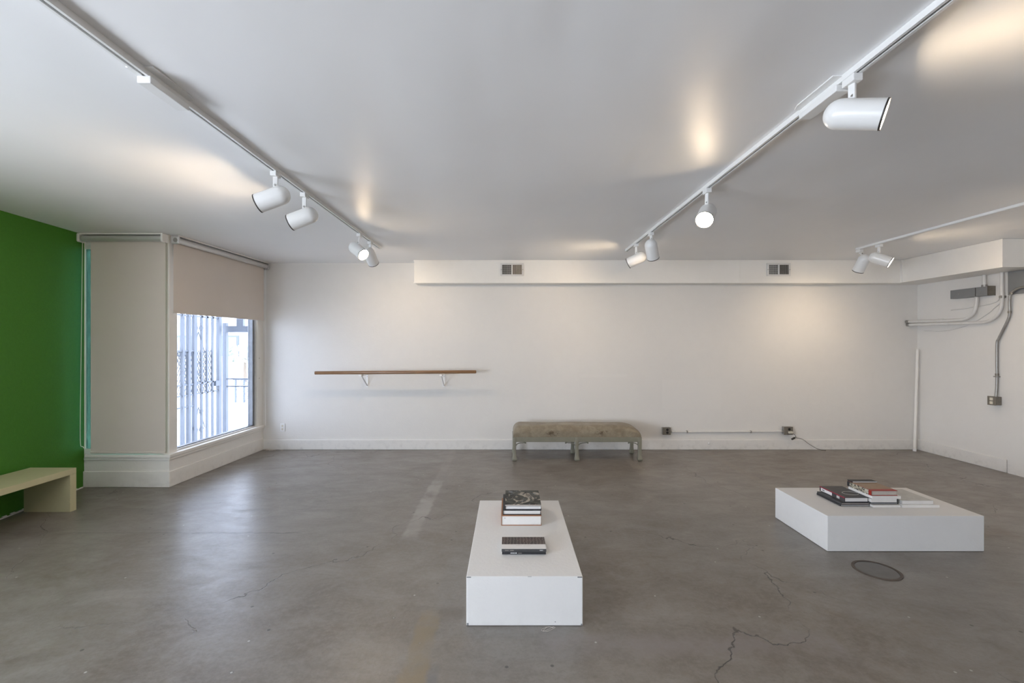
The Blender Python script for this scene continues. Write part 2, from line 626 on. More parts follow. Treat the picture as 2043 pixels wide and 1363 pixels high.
# shaded window wall (faces the camera)
sw = MB().prism([(GX0, SY), (A.x, SY), (A.x - 0.11, SY + 0.11), (GX0 - 0.1, SY + 0.11)], 0, 0.30).build('wall_bay_front', M['trim'])
structure(sw, 'low white wall under the lowered roller shade', 'wall')
structure(MB().box(GX0, SY, 2.44, A.x - 0.06, SY + 0.11, DAY_Z).build('lintel', M['trim'], sw))
structure(MB().box(A.x - 0.062, SY, 0.335, A.x, SY + 0.11, DAY_Z).build('corner_post', M['trim'], sw))
structure(MB().box(GX0 - 0.14, SY + 0.0005, 0, GX0, SY + 0.11, DAY_Z).build('jamb', M['trim'], sw))
w2 = structure(MB().box(GX0, SY + 0.004, 0.335, A.x - 0.062, SY + 0.08, 0.385).box(GX0, SY + 0.004, 2.40, A.x - 0.062, SY + 0.08, 2.44)
               .box(A.x - 0.10, SY + 0.004, 0.385, A.x - 0.062, SY + 0.08, 2.40)
               .box(GX0, SY + 0.004, 0.385, GX0 + 0.006, SY + 0.08, 2.40).build('window_2', M['trim']), 'tall window covered by the fully lowered roller shade', 'window')
MB().box(GX0 + 0.006, SY + 0.018, 0.385, A.x - 0.10, SY + 0.024, 2.40).build('pane', M['tinted_glass'], w2, label='green tinted glass')

# side window wall
ww = MB(WF).box(0, -0.12, 0, WL, 0, 0.30).build('wall_bay_side', M['trim'])
structure(ww, 'low white wall under the bright barred window', 'wall')
structure(MB(WF).box(0.0, -0.12, 0.335, 0.10, 0, DAY_Z).build('jamb', M['trim'], ww))
structure(MB(WF).box(WL - 0.135, -0.12, 0.335, WL, 0, DAY_Z).build('jamb', M['trim'], ww))
structure(MB(WF).box(0.10, -0.12, 2.42, WL - 0.135, 0, DAY_Z).build('lintel', M['trim'], ww))
w1 = MB(WF).box(0.10, -0.10, 0.335, WL - 0.135, -0.045, 0.362).box(0.10, -0.10, 2.38, WL - 0.135, -0.05, 2.42) \
    .box(0.10, -0.10, 0.362, 0.118, -0.05, 2.38).build('window_1', M['steel'])
structure(w1, 'bright window with security gate beyond, shade half lowered', 'window')
MB(WF).box(WL - 0.185, -0.10, 0.362, WL - 0.135, -0.03, 2.38).build('side_frame', M['steel'], w1, 0.004)
MB(WF).box(WL - 0.148, -0.035, 0.362, WL - 0.135, -0.012, 2.38).build('glazing_bead', M['conduit_paint'], w1)
MB(WF).box(0.10, -0.05, 0.335, WL - 0.135, -0.02, 0.352).build('glazing_bead', M['conduit_paint'], w1)
MB(WF).box(0.118, -0.078, 0.362, WL - 0.185, -0.072, 2.38).build('pane', M['bay_glass'], w1)
for z in (0.98, 1.25):      # screws in the right jamb
    MB(WF @ Matrix.Translation((WL - 0.09, 0.0, z)) @ Matrix.Rotation(-math.pi / 2, 4, 'X')).lathe([(0.006, 0), (0.006, 0.002), (0, 0.004)], 10).build('screw', M['galv'], w1)

# sills and skirting
def strip_path(pts, prof, name, mat, label=None, cat='trim', bevel=0.004):
    """prof: (proud, z0, z1) boxes along wall segments given as (p, q) with the room on the right"""
    mb = MB()
    for p, q in pts:
        p, q = Vector((*p, 0)), Vector((*q, 0))
        u = (q - p).normalized()
        n = Vector((u.y, -u.x, 0))
        for back, proud, z0, z1 in prof:
            a, b = p + n * proud, q + n * proud
            c, d = q - n * back, p - n * back
            mb.prism([(a.x, a.y), (b.x, b.y), (c.x, c.y), (d.x, d.y)], z0, z1)
    o = mb.build(name, mat, None, bevel)
    structure(o, label, cat)
    return o


a0, b0 = (GX0 + 0.0, SY), (A.x, A.y)
sill = MB()
c1 = A + N * 0.028 + Vector((0, -0.028, 0))
e1 = B + N * 0.028
sill.prism([(GX0 + 0.03, SY - 0.028), (c1.x, SY - 0.028), (e1.x, BY), (B.x - 0.10, BY), (A.x - 0.10, SY + 0.1), (GX0 - 0.02, SY + 0.1)], 0.30, 0.335)
structure(sill.build('trim_1', M['trim'], None, 0.006), 'white window sill running round the bay corner', 'trim')
sl = MB()
c2 = A + N * 0.014 + Vector((0, -0.014, 0))
e2 = B + N * 0.014
sl.prism([(GX0 + 0.01, SY - 0.014), (c2.x, SY - 0.014), (e2.x, BY), (B.x, BY), (A.x, SY), (GX0, SY)], 0.272, 0.30)
structure(sl.build('trim_2', M['trim'], None, 0.004), 'narrow moulding under the white bay sill', 'trim')
sl = MB()
c2 = A + N * 0.012 + Vector((0, -0.012, 0))
e2 = B + N * 0.012
sl.prism([(GX0 - 0.022, SY - 0.012), (c2.x, SY - 0.012), (e2.x, BY), (B.x, BY), (A.x, SY), (GX0, SY)], 0, 0.16)
structure(sl.build('baseboard_left', M['trim'], None, 0.005), 'white plinth board round the foot of the bay', 'baseboard')
structure(MB().box(B.x, BY - 0.016, 0, RX, BY, 0.135).build('baseboard_back', M['wall'], None, 0.005), 'white baseboard along the back wall', 'baseboard')
structure(MB().box(RX - 0.016, 5.045, 0, RX, BY - 0.016, 0.145).build('baseboard_right', M['wall'], None, 0.005), 'white baseboard stub on the right wall', 'baseboard')

# ------------------------------------------------------------------ outside
ps = MB().prism([(-3.47, 4.68), (-3.40, 6.29), (-3.40, 7.2), (-5.0, 7.2), (-5.0, 4.68)], 2.60, 2.72).build('added_soffit', M['stucco'])  # unseen overhang added to cut the sky light entering the side window
structure(ps, 'added unseen soffit over the gated entry, blocking part of the sky light', 'soffit')
pav = MB().box(-45, 2.8, -0.12, 6, 60, -0.06).build('pavement', M['pavement'])
structure(pav, 'bright sunlit pavement outside the window', 'ground')

# ------------------------------------------------------------------ roller shades
rs = thing('roller_shade', (-3.81, SY - 0.03, 0.345), 'fully lowered beige roller shade next to the green wall', 'roller shade', 'roller shades in the bay')
sy = SY - 0.03
MB().box(-4.180, sy - 0.001, 0.362, -3.432, sy + 0.001, 2.49).build('cloth', M['shade'], rs)
MB().box(-4.180, sy - 0.007, 0.345, -3.432, sy + 0.007, 0.368).build('bottom_bar', M['shade'], rs, 0.004)
MB(Matrix.Translation((-4.225, sy - 0.028, 2.492)) @ Matrix.Rotation(math.pi / 2, 4, 'Y')).lathe([(0.031, 0), (0.031, 0.79)], 24).build('roller', M['shade_metal'], rs, smooth=True)
for x in (-4.262, -3.432):
    br = MB().box(x, sy - 0.062, 2.455, x + 0.010, sy + 0.025, 2.541).build('bracket', M['track_white'], rs, 0.012)
MB().box(-4.25, sy - 0.055, 2.528, -3.425, sy + 0.02, 2.544).build('head_rail', M['sill_gloss'], rs, 0.004)
ch = spline([(-4.235, sy - 0.030, 2.47), (-4.243, sy - 0.032, 1.6), (-4.252, sy - 0.035, 0.75), (-4.250, sy - 0.036, 0.46),
             (-4.228, sy - 0.036, 0.425), (-4.205, sy - 0.034, 0.44), (-4.207, sy - 0.026, 0.8), (-4.216, sy - 0.024, 1.6), (-4.222, sy - 0.022, 2.47)], 8)
MB().tube(ch, 0.0028, 6).build('pull_chain', M['cream_plastic'], rs)

rs = thing('roller_shade', tuple(WF @ Vector((0.8, 0.04, 1.757))), 'half lowered beige roller shade over the bright barred window', 'roller shade', 'roller shades in the bay')
T0, T1 = 0.012, WL - 0.045
MB(WF).box(T0, 0.034, 1.77, T1, 0.036, 2.49).build('cloth', M['shade'], rs)
MB(WF).box(T0, 0.029, 1.755, T1, 0.041, 1.772).build('bottom_bar', M['shade'], rs, 0.003)
MB(WF @ Matrix.Translation((T0, 0.062, 2.492)) @ Matrix.Rotation(math.pi / 2, 4, 'Y')).lathe([(0.030, 0), (0.030, WL - 0.05)], 24).build('roller', M['shade_metal'], rs, smooth=True)
for x in (0.004, WL - 0.022):
    br = MB(WF).box(x, 0.012, 2.452, x + 0.012, 0.098, 2.538).build('bracket', M['shade_metal'], rs, 0.014)
    cxm = WF @ Matrix.Translation((x - 0.004, 0.062, 2.492)) @ Matrix.Rotation(math.pi / 2, 4, 'Y')
    MB(cxm).lathe([(0.022, 0), (0.022, 0.02)], 18).build('end_cap', M['galv'], br, smooth=True)
MB(WF).box(0.012, 0.02, 2.530, WL - 0.01, 0.09, 2.544).build('head_rail', M['sill_gloss'], rs, 0.003)
ch = [WF @ Vector(p) for p in spline([(WL - 0.035, 0.05, 2.47), (WL - 0.034, 0.05, 1.6), (WL - 0.034, 0.05, 0.5), (WL - 0.025, 0.045, 0.40), (WL - 0.018, 0.05, 0.5), (WL - 0.018, 0.05, 2.47)], 6)]
MB().tube(ch, 0.0026, 6).build('pull_chain', M['white_plastic'], rs)

# ------------------------------------------------------------------ air duct and vents
DY, DZ = 5.937, 2.246
duct = thing('air_duct', (2.0, DY, DZ), 'boxed white air duct running under the ceiling along back and right walls', 'duct')
MB().box(-1.24, DY, DZ, RX - 0.001, BY - 0.001, DAY_Z - 0.001).build('duct_run', M['trim'], duct, 0.004)
MB().box(5.168, 4.715, DZ, RX - 0.001, DY, DAY_Z - 0.001).build('duct_run', M['trim'], duct, 0.004)
for px in (1143, 1475):
    x = (px - 1014) * DY / 900
    MB().box(x - 0.008, DY - 0.004, DZ, x + 0.008, DY, DAY_Z - 0.004).build('seam_strip', M['trim'], duct)
MB().box(-1.245, DY - 0.005, DZ - 0.004, 5.163, DY + 0.02, DZ + 0.008).build('edge_bead', M['trim'], duct)
MB().box(-1.245, DY - 0.006, DAY_Z - 0.012, 5.163, DY, DAY_Z - 0.001).build('edge_bead', M['trim'], duct)
MB().box(5.161, 4.711, DZ, 5.171, 4.72, DAY_Z - 0.002).build('edge_bead', M['trim'], duct)
MB().box(5.160, 5.915, DZ, 5.170, 5.94, DAY_Z - 0.002).build('edge_bead', M['trim'], duct)


def vent(px0, px1, label, dark_left):
    s = DY / 900
    x0, x1 = (px0 - 1014) * s, (px1 - 1014) * s
    z0, z1 = 1.45 + (685 - 551) * s, 1.45 + (685 - 525.5) * s
    v = thing('air_vent', ((x0 + x1) / 2, DY - 0.006, z0), label, 'vent', 'vents on the air duct')
    y0, y1 = DY - 0.016, DY - 0.006
    b = 0.021
    f = MB().box(x0, y0, z0, x1, y1, z0 + b).box(x0, y0, z1 - b, x1, y1, z1).box(x0, y0, z0 + b, x0 + b, y1, z1 - b).box(x1 - b, y0, z0 + b, x1, y1, z1 - b)
    f.build('frame', M['conduit_paint'], v)
    MB().box(x0 + 0.005, DY - 0.007, z0 + 0.005, x1 - 0.005, DY - 0.0055, z1 - 0.005).build('backing', M['dark'], v)
    xm = (x0 + x1) / 2
    MB().box(xm - 0.006, y0 - 0.001, z0 + b, xm + 0.006, y1, z1 - b).build('divider', M['white_plastic'], v)
    for half in (0, 1):
        lo, hi = (x0 + b, xm - 0.006) if half == 0 else (xm + 0.006, x1 - b)
        n = 9
        wide = 0.0028 if (half == 0) else (0.0055 if dark_left else 0.0035)
        for k in range(n):
            c = lo + (hi - lo) * (k + 0.5) / n
            MB(Matrix.Translation((c, DY - 0.0105, 0)) @ Matrix.Rotation(0.5 if half else -0.5, 4, 'Z')).box(-wide, -0.0012, z0 + b, wide, 0.0012, z1 - b).build('louver', M['galv'], v)
    for k in range(4):
        z = z0 + b + (z1 - z0 - 2 * b) * (k + 1) / 5
        MB().box(x0 + b, DY - 0.0085, z - 0.0015, xm, DY - 0.0065, z + 0.0015).build('crossbar', M['galv'], v)
    for x in (x0 + 0.010, x1 - 0.010):
        MB(Matrix.Translation((x, y0, (z0 + z1) / 2)) @ Matrix.Rotation(math.pi / 2, 4, 'X')).lathe([(0.006, 0), (0.004, 0.003), (0, 0.0035)], 10).build('screw', M['galv'], v)


vent(998.5, 1044.5, 'small louvred vent, the left one on the duct', False)
vent(1529.5, 1576, 'small louvred vent, the right one on the duct with darker left half', True)

# ------------------------------------------------------------------ track lighting


def track(x, y0, y1, label, feed=None, wd=0.036, h=0.026):
    t_ = thing('light_track', (x, (y0 + y1) / 2, DAY_Z), label, 'light track', 'ceiling light tracks')
    zt, zb = DAY_Z - 0.0005, DAY_Z - h
    MB().box(x - wd / 2, y0, zb, x - wd * 0.17, y1, zt).box(x + wd * 0.17, y0, zb, x + wd / 2, y1, zt) \
        .box(x - wd * 0.17, y0, zb + 0.012, x + wd * 0.17, y1, zt).box(x - wd * 0.17, y1 - 0.01, zb, x + wd * 0.17, y1, zb + 0.012).build('channel', M['track_white'], t_)
    MB().box(x - wd * 0.165, y0, zb + 0.008, x + wd * 0.165, y1 - 0.011, zb + 0.0119).build('slot', M['slot'], t_)
    if feed:
        f0, f1 = feed
        MB().box(x - 0.028, f0, DAY_Z - 0.055, x + 0.028, f1, zb - 0.0002).build('feed_box', M['track_white'], t_, 0.003)
        MB().prism([(x - 0.055, f0 - 0.02), (x + 0.055, f0 - 0.02), (x + 0.055, f1 - 0.03), (x + 0.04, f1 + 0.01), (x - 0.04, f1 + 0.01), (x - 0.055, f1 - 0.03)], DAY_Z - 0.006, DAY_Z - 0.0006).build('canopy_plate', M['track_white'], t_)
    return t_


track(-1.455, -2.6, 5.12, 'left white ceiling light track with four spotlights in view', (1.80, 2.02))
track(1.380, -2.6, 5.26, 'middle white ceiling light track running over the central white plinth', (1.86, 2.10))
track(4.01, 0.5, 5.19, 'rightmost thin white ceiling light track near the air duct corner', None, 0.030, 0.022)

LEN, RAD = 0.205, 0.058


def spotlight(x, y, head, imgdir, facing, label, lit=True, scale=1.0):
    """head: centre of the head; imgdir: mouth direction as seen (right, up); facing: + mouth away from camera"""
    hc = Vector(head)
    ray = (hc - Vector((0, 0, 1.45))).normalized()
    s = Vector((imgdir[0], 0, imgdir[1]))
    s = (s - ray * s.dot(ray)).normalized()
    ax = (s * math.sqrt(max(0, 1 - facing * facing)) + ray * facing).normalized()
    L, R = LEN * scale, RAD * scale
    T = thing('track_spotlight', (x, y, DAY_Z - 0.02), label, 'spotlight', 'track spotlights')
    q = Vector((0, 0, 1)).rotation_difference(ax).to_matrix().to_4x4()
    X = Matrix.Translation(hc - ax * L / 2) @ q
    prof = []
    for i in range(9):
        a = math.pi / 2 * i / 8
        prof.append((R * math.sin(a), R - R * math.cos(a)))
    prof += [(R, L * 0.6), (R, L), (R * 0.95, L), (R * 0.95, L * 0.72)]
    MB(X).lathe(prof, 36, cap0=False, cap1=False).build('housing', M['lamp_white'], T, smooth=True)
    MB(X).lathe([(R * 1.012, L - 0.006), (R * 1.012, L + 0.0012), (R * 0.955, L + 0.0012), (R * 0.955, L - 0.006)], 36, False, False).build('rim', M['rim'], T)
    rec = L - 0.014
    MB(X).lathe([(R * 0.93, rec - 0.008), (R * 0.93, rec)], 32, True, True).build('bulb', M['bulb'] if lit else M['lamp_white'], T)
    if lit:
        sd = bpy.data.lights.new('beam', 'SPOT')
        sd.energy = BEAM
        sd.color = (1.0, 0.78, 0.54)
        sd.spot_size = math.radians(130)
        sd.spot_blend = 1.0
        sd.shadow_soft_size = 0.045
        so_ = bpy.data.objects.new('beam', sd)
        COL.objects.link(so_)
        so_.parent = T
        so_.location = hc + ax * (L / 2 + 0.004) - T.location
        so_.rotation_euler = ax.to_track_quat('-Z', 'Y').to_euler()
    # adapter on the track and stem down to the head
    zb = DAY_Z - 0.0262
    ad = MB().box(x - 0.019, y - 0.032, zb - 0.030, x + 0.019, y + 0.032, zb).build('adapter', M['track_white'], T, 0.003)
    MB(Matrix.Translation((x + 0.019, y + 0.012, zb - 0.015)) @ Matrix.Rotation(math.pi / 2, 4, 'Y')).lathe([(0.009, 0), (0.009, 0.006)], 12).build('locking_knob', M['track_white'], ad)
    # stem ends on the housing surface
    hz = math.hypot(ax.x, ax.y)
    u_ = max(-L * 0.22, min(L * 0.22, ((x - hc.x) * ax.x + (y - hc.y) * ax.y) / max(hz * hz, 0.05)))
    end = hc + ax * u_
    end.z += min(R / max(hz, 0.05), R + L * 0.22) - 0.002
    st = Vector((x, y, zb - 0.028))
    d = (end - st)
    m = Matrix.Translation(st) @ Vector((0, 0, 1)).rotation_difference(d.normalized()).to_matrix().to_4x4()
    wdt = 0.014
    MB(m).box(-wdt, -0.006, 0, wdt, 0.006, d.length).build('stem', M['track_white'], T, 0.003)
    MB(Matrix.Translation(end + Vector((0, 0, 0.014))) @ Matrix.Rotation(math.pi / 2, 4, 'X')).lathe([(0.007, -0.009), (0.007, 0.009)], 12).build('pivot', M['galv'], T)
    return T


def P(px, py, y):
    return ((px - 1014) * y / 900, y, 1.45 + (685 - py) * y / 900)


LX, MX, TX = -1.455, 1.380, 4.01
spotlight(LX, 2.82, P(546, 395, 2.82), (-42, -15), 0.22, 'white spotlight nearest the camera on the left track, mouth aimed left')
spotlight(LX, 3.22, P(606, 434, 3.22), (-42, -16), 0.25, 'second white spotlight on the left track, aimed left above the bay')
spotlight(LX, 4.41, P(713, 499, 4.41), (16, -13), -0.72, 'lit spotlight showing its glowing bulb near far end of left track')
spotlight(LX, 4.75, P(739, 511, 4.75), (7, -17), 0.62, 'spotlight at the far end of the left track, back turned, aimed at wall')
spotlight(MX, 1.81, P(1702, 228, 1.81), (100, 0), -0.10, 'large near white spotlight on the middle track, bright mouth facing right')
spotlight(MX, 3.13, P(1410, 428, 3.13), (-6, -14), -0.93, 'glowing round spotlight on the middle track facing the camera')
spotlight(MX, 4.36, P(1300, 497, 4.36), (3, -17), 0.5, 'grey-looking spotlight hanging mouth down on far part of the middle track')
spotlight(MX, 4.86, P(1271, 517, 4.86), (-27, -13), 0.15, 'brightly lit white spotlight at the far end of middle track aimed left')
spotlight(TX, 5.15, P(1720, 525, 5.15), (-13, -25), 0.28, 'spotlight at the far end of the right track, mouth tilted down')
spotlight(TX, 2.70, (3.98, 2.70, 2.36), (-60, -45), 0.25, 'added unseen spotlight beyond the right frame edge, lighting the book plinth')  # extra lamp out of view, added to warm and brighten the right plinth
spotlight(TX, 4.88, P(1755, 517, 4.88), (32, -10), -0.10, 'spotlight second from the end of right track, aimed right at the duct')

# ------------------------------------------------------------------ ballet barre
ba = thing('wall_barre', (-1.47, BY, 0.86), 'long wooden barre on two white brackets on the back wall', 'barre')
ry = 5.90
mb = MB(Matrix.Translation((-2.53, ry, 1.062)) @ Matrix.Rotation(-0.007, 4, 'Y'))
mb.box(0, -0.022, -0.021, 2.112, 0.022, 0.021)
mb.build('rail', M['wood'], ba, 0.010, True, seg=3)
for px, lift in ((733, 0.0), (886, 0.012)):
    x = (px - 1014) * BY / 900
    bk = MB().box(x - 0.014, BY - 0.006, 0.855, x + 0.014, BY, 1.04).build('bracket', M['white_plastic'], ba, 0.002)
    MB().box(x - 0.012, ry - 0.045, 1.022 + lift * 0.3, x + 0.012, BY - 0.006, 1.034 + lift * 0.3).build('arm', M['white_plastic'], bk, 0.002)
    MB().tube([(x, BY - 0.01, 0.875), (x, BY - 0.06, 0.905), (x, ry + 0.01, 1.022)], 0.008, 8).build('brace', M['white_plastic'], bk)
    MB().box(x - 0.018, ry - 0.055, 1.020 + lift * 0.3, x + 0.018, ry + 0.03, 1.044).build('saddle', M['white_plastic'], bk, 0.002)
    for z in (0.87, 0.995):
        MB(Matrix.Translation((x, BY - 0.006, z)) @ Matrix.Rotation(math.pi / 2, 4, 'X')).lathe([(0.005, 0), (0.004, 0.002), (0, 0.003)], 8).build('screw', M['galv'], bk)

# ------------------------------------------------------------------ upholstered bench by the back wall
bx0, bx1, by0, by1 = 0.055, 1.645, 5.553, 5.955
ub = thing('upholstered_bench', ((bx0 + bx1) / 2, (by0 + by1) / 2, 0), 'low sage-green bench with worn brocade cushion against the back wall', 'bench')
ap0, ap1 = 0.232, 0.292
lw = 0.043
MB().box(bx0 + 0.004, by0 + 0.004, ap0, bx1 - 0.004, by0 + 0.034, ap1).build('apron', M['sage'], ub, 0.003)
MB().box(bx0 + 0.004, by1 - 0.034, ap0, bx1 - 0.004, by1 - 0.004, ap1).build('apron', M['sage'], ub, 0.003)
MB().box(bx0 + 0.004, by0 + 0.034, ap0, bx0 + 0.034, by1 - 0.034, ap1).build('apron', M['sage'], ub, 0.003)
MB().box(bx1 - 0.034, by0 + 0.034, ap0, bx1 - 0.004, by1 - 0.034, ap1).build('apron', M['sage'], ub, 0.003)
xm = 0.847
for cx in (bx0 + lw / 2, xm, bx1 - lw / 2):
    for cy, sg in ((by0 + lw / 2, -1), (by1 - lw / 2, 1)):
        mb = MB()
        rings = []
        for z, hw, dx, dy in ((0, 0.019, 0, 0.008), (0.006, 0.027, 0, 0.009), (0.025, 0.029, 0, 0.010), (0.05, 0.0235, 0, 0.004), (0.09, 0.020, 0, 0), (0.17, 0.0205, 0, 0), (ap0, lw / 2, 0, 0), (ap1, lw / 2, 0, 0)):
            rings.append([mb.v((cx + sx * hw, cy + sy2 * hw + dy * sg, z)) for sx, sy2 in ((-1, -1), (1, -1), (1, 1), (-1, 1))])
        for a, b in zip(rings, rings[1:]):
            for k in range(4):
                mb.bm.faces.new((a[k], a[(k + 1) % 4], b[(k + 1) % 4], b[k]))
        mb.bm.faces.new(rings[0][::-1])
        mb.bm.faces.new(rings[-1])
        lg = mb.build('leg', M['sage'], ub, 0.004, True)
        # carved scroll brackets either side of the leg
        for s2 in (-1, 1):
            if (cx < 0.2 and s2 < 0) or (cx > 1.5 and s2 > 0):
                continue
            y = cy
            xs = cx + s2 * lw * 0.45
            pts = [(xs, y, ap0 - 0.050)]
            for k in range(8):
                a = math.pi * 0.5 * k / 7
                pts.append((xs + s2 * (0.085 - 0.085 * math.cos(a)) * 0.99, y, ap0 - 0.050 + 0.038 * math.sin(a)))
            pts += [(xs + s2 * 0.115, y, ap0 - 0.008), (xs + s2 * 0.122, y, ap0 - 0.016), (xs + s2 * 0.108, y, ap0 - 0.017)]
            MB().tube(spline(pts, 3), 0.006, 6).build('scroll', M['sage'], lg)
# cushion
mb = MB()
nx, ny = 60, 22
cx0, cx1, cy0, cy1 = bx0 + 0.006, bx1 - 0.006, by0 + 0.006, by1 - 0.006


def qe(d, r):
    d = max(0.0, min(1.0, d / r))
    return math.sqrt(max(0.0, 1 - (1 - d) ** 2))


def grade(n, ease):
    out = []
    for i in range(n + 1):
        u = i / n
        out.append(u + ease * math.sin(2 * math.pi * u) / (2 * math.pi) * -1)
    return out


gx, gy = grade(nx, 0.85), grade(ny, 0.85)
rows = []
for j in gy:
    yy = cy0 + (cy1 - cy0) * j
    row = []
    for i in gx:
        xx = cx0 + (cx1 - cx0) * i
        h = 0.137 * (0.30 + 0.70 * qe(xx - cx0, 0.09)) * 1.0
        h = min(h, 0.137 * (0.28 + 0.72 * qe(cx1 - xx, 0.26)))
        h *= 0.35 + 0.65 * qe(min(yy - cy0, cy1 - yy), 0.10)
        row.append(mb.v((xx, yy, ap1 + h + 0.003 * math.sin(xx * 9) * math.sin(yy * 12))))
    rows.append(row)
for a, b in zip(rows, rows[1:]):
    for k in range(nx):
        mb.bm.faces.new((a[k], a[k + 1], b[k + 1], b[k]))
edge = [rows[0][k] for k in range(nx + 1)] + [rows[j][nx] for j in range(1, ny + 1)] + [rows[ny][k] for k in range(nx - 1, -1, -1)] + [rows[j][0] for j in range(ny - 1, 0, -1)]
low = [mb.bm.verts.new((v.co.x, v.co.y, ap1 + 0.0005)) for v in edge]
for k in range(len(edge)):
    j = (k + 1) % len(edge)
    mb.bm.faces.new((edge[k], low[k], low[j], edge[j]))
mb.bm.faces.new(low)
cu = mb.build('cushion', M['brocade'], ub, 0, True)

# ------------------------------------------------------------------ cream bench by the green wall
cb = thing('waterfall_bench', (-3.96, 3.4, 0), 'cream slab-sided bench standing against the green wall', 'bench')
MB().box(-4.160, 2.55, 0.318, -3.760, 3.928, 0.368).build('seat', M['bench_cream'], cb, 0.002)
MB().box(-4.160, 3.872, 0, -3.760, 3.928, 0.3178).build('side_panel', M['bench_cream'], cb, 0.002)
MB().box(-4.160, 2.55, 0, -3.760, 2.606, 0.3178).build('side_panel', M['bench_cream'], cb, 0.002)

# ------------------------------------------------------------------ white plinths


def plinth(x0, x1, y0, y1, h, label):
    t_ = thing('display_plinth', ((x0 + x1) / 2, (y0 + y1) / 2, 0), label, 'plinth', 'low white display plinths')
    MB().box(x0, y0, 0.002, x1, y1, h).build('box', M['plinth'], t_, 0.003)
    return t_


p1 = plinth(-0.215, 0.382, 2.312, 3.432, 0.2545, 'low white plinth in the centre with two piles of books')
p2 = plinth(2.220, 3.310, 3.137, 3.752, 0.2485, 'low white plinth at right loaded with three stacks of books')
# chipped corners showing dark board
for (x, z, w_, h_) in ((-0.213, 0.248, 0.022, 0.005), (0.355, 0.248, 0.024, 0.006), (0.10, 0.2525, 0.02, 0.0018), (-0.213, 0.004, 0.010, 0.012), (0.2385, 0.020, 0.005, 0.004), (0.372, 0.004, 0.008, 0.008)):
    MB().box(x, 2.3113, z, x + w_, 2.3121, z + h_).build('chipped_paint', M['grey_metal'], p1)

# ------------------------------------------------------------------ books


def book(x0, x1, y0, y1, z0, th, label, cover='black_cover', pages='pages', spine='left', board=0.003, over=0.004, soft=False, group='books on the white plinths'):
    b = thing('book', ((x0 + x1) / 2, (y0 + y1) / 2, z0), label, 'book', group)
    e = 0.0006
    z0 += e
    th -= e
    o = 0.0005 if soft else over
    bd = 0.0012 if soft else board
    m = MB().box(x0, y0, z0, x1, y1, z0 + bd).box(x0, y0, z0 + th - bd, x1, y1, z0 + th)
    px0, px1, py0, py1 = x0 + o, x1 - o, y0 + o, y1 - o
    if spine == 'left':
        m.box(x0, y0, z0 + bd, x0 + bd, y1, z0 + th - bd)
        px0 = x0 + bd
    elif spine == 'right':
        m.box(x1 - bd, y0, z0 + bd, x1, y1, z0 + th - bd)
        px1 = x1 - bd
    else:
        m.box(x0, y0, z0 + bd, x1, y0 + bd, z0 + th - bd)
        py0 = y0 + bd
    m.build('cover', M[cover], b)
    MB().box(px0, py0, z0 + bd, px1, py1, z0 + th - bd).build('page_block', M[pages], b)
    return b


Z1 = 0.2545
# centre plinth, far pile
b = book(-0.046, 0.218, 2.955, 3.29, Z1, 0.066, 'thick book with rust-edged cover at the bottom of far pile, centre plinth', 'rust_cover', board=0.004)
MB().box(-0.028, 2.9582, Z1 + 0.047, -0.017, 2.9588, Z1 + 0.0485).build('page_mark', M['rim'], b)
book(-0.036, 0.217, 2.968, 3.283, Z1 + 0.066, 0.031, 'black hardback in the middle of far pile, centre plinth', 'black_cover', board=0.0035, over=0.006)
b = book(-0.020, 0.219, 2.975, 3.285, Z1 + 0.097, 0.026, 'hardback with dark photographic cover on top of far pile', 'black_cover', 'white_cover')
MB().box(-0.020, 2.992, Z1 + 0.123, 0.219, 3.285, Z1 + 0.1238).build('cover_picture', M['photo_cover'], b)
MB().box(-0.020, 2.975, Z1 + 0.123, 0.219, 2.9918, Z1 + 0.1234).build('cover_margin', M['white_cover'], b)
# centre plinth, near pair
def lettering(parent, x0, x1, y, z0, z1, mat, n, rnd):
    mb = MB()
    x = x0
    step = (x1 - x0) / n
    for k in range(n):
        wd = step * (0.45 + 0.3 * rnd.random())
        mb.box(x, y - 0.0004, z0, x + wd, y + 0.0002, z1)
        x += step
    return mb.build('spine_lettering', mat, parent)


rr = random.Random(3)
b = book(-0.035, 0.213, 2.553, 2.724, Z1, 0.0165, 'dark paperback with bold white spine lettering, lower of near pair', 'black_cover', spine='front', soft=True)
lettering(b, 0.013, 0.050, 2.5530, Z1 + 0.005, Z1 + 0.0105, M['white_plastic'], 9, rr)
lettering(b, 0.055, 0.078, 2.5530, Z1 + 0.006, Z1 + 0.0085, M['pages_grey'], 8, rr)
b = book(-0.037, 0.215, 2.548, 2.728, Z1 + 0.0165, 0.017, 'book with white bands and dark cell pattern, upper of near pair', 'charcoal_cover', spine='front', soft=True)
lettering(b, -0.018, 0.004, 2.5480, Z1 + 0.0235, Z1 + 0.0262, M['pages_grey'], 9, rr)
lettering(b, 0.010, 0.032, 2.5480, Z1 + 0.0235, Z1 + 0.0262, M['pages_grey'], 7, rr)
lettering(b, 0.178, 0.198, 2.5480, Z1 + 0.0235, Z1 + 0.0270, M['white_plastic'], 7, rr)
zt = Z1 + 0.0335
MB().box(-0.037, 2.548, zt, 0.215, 2.606, zt + 0.0006).build('cover_band', M['white_cover'], b)
MB().box(-0.037, 2.6062, zt, 0.215, 2.704, zt + 0.0006).build('cover_pattern', M['hex_cover'], b)
MB().box(-0.037, 2.7042, zt, 0.215, 2.728, zt + 0.0006).build('cover_band', M['white_cover'], b)
lettering(b, 0.045, 0.078, 2.590, zt + 0.0006, zt + 0.001, M['grey_metal'], 10, rr)
lettering(b, 0.088, 0.13, 2.590, zt + 0.0006, zt + 0.001, M['grey_metal'], 12, rr)

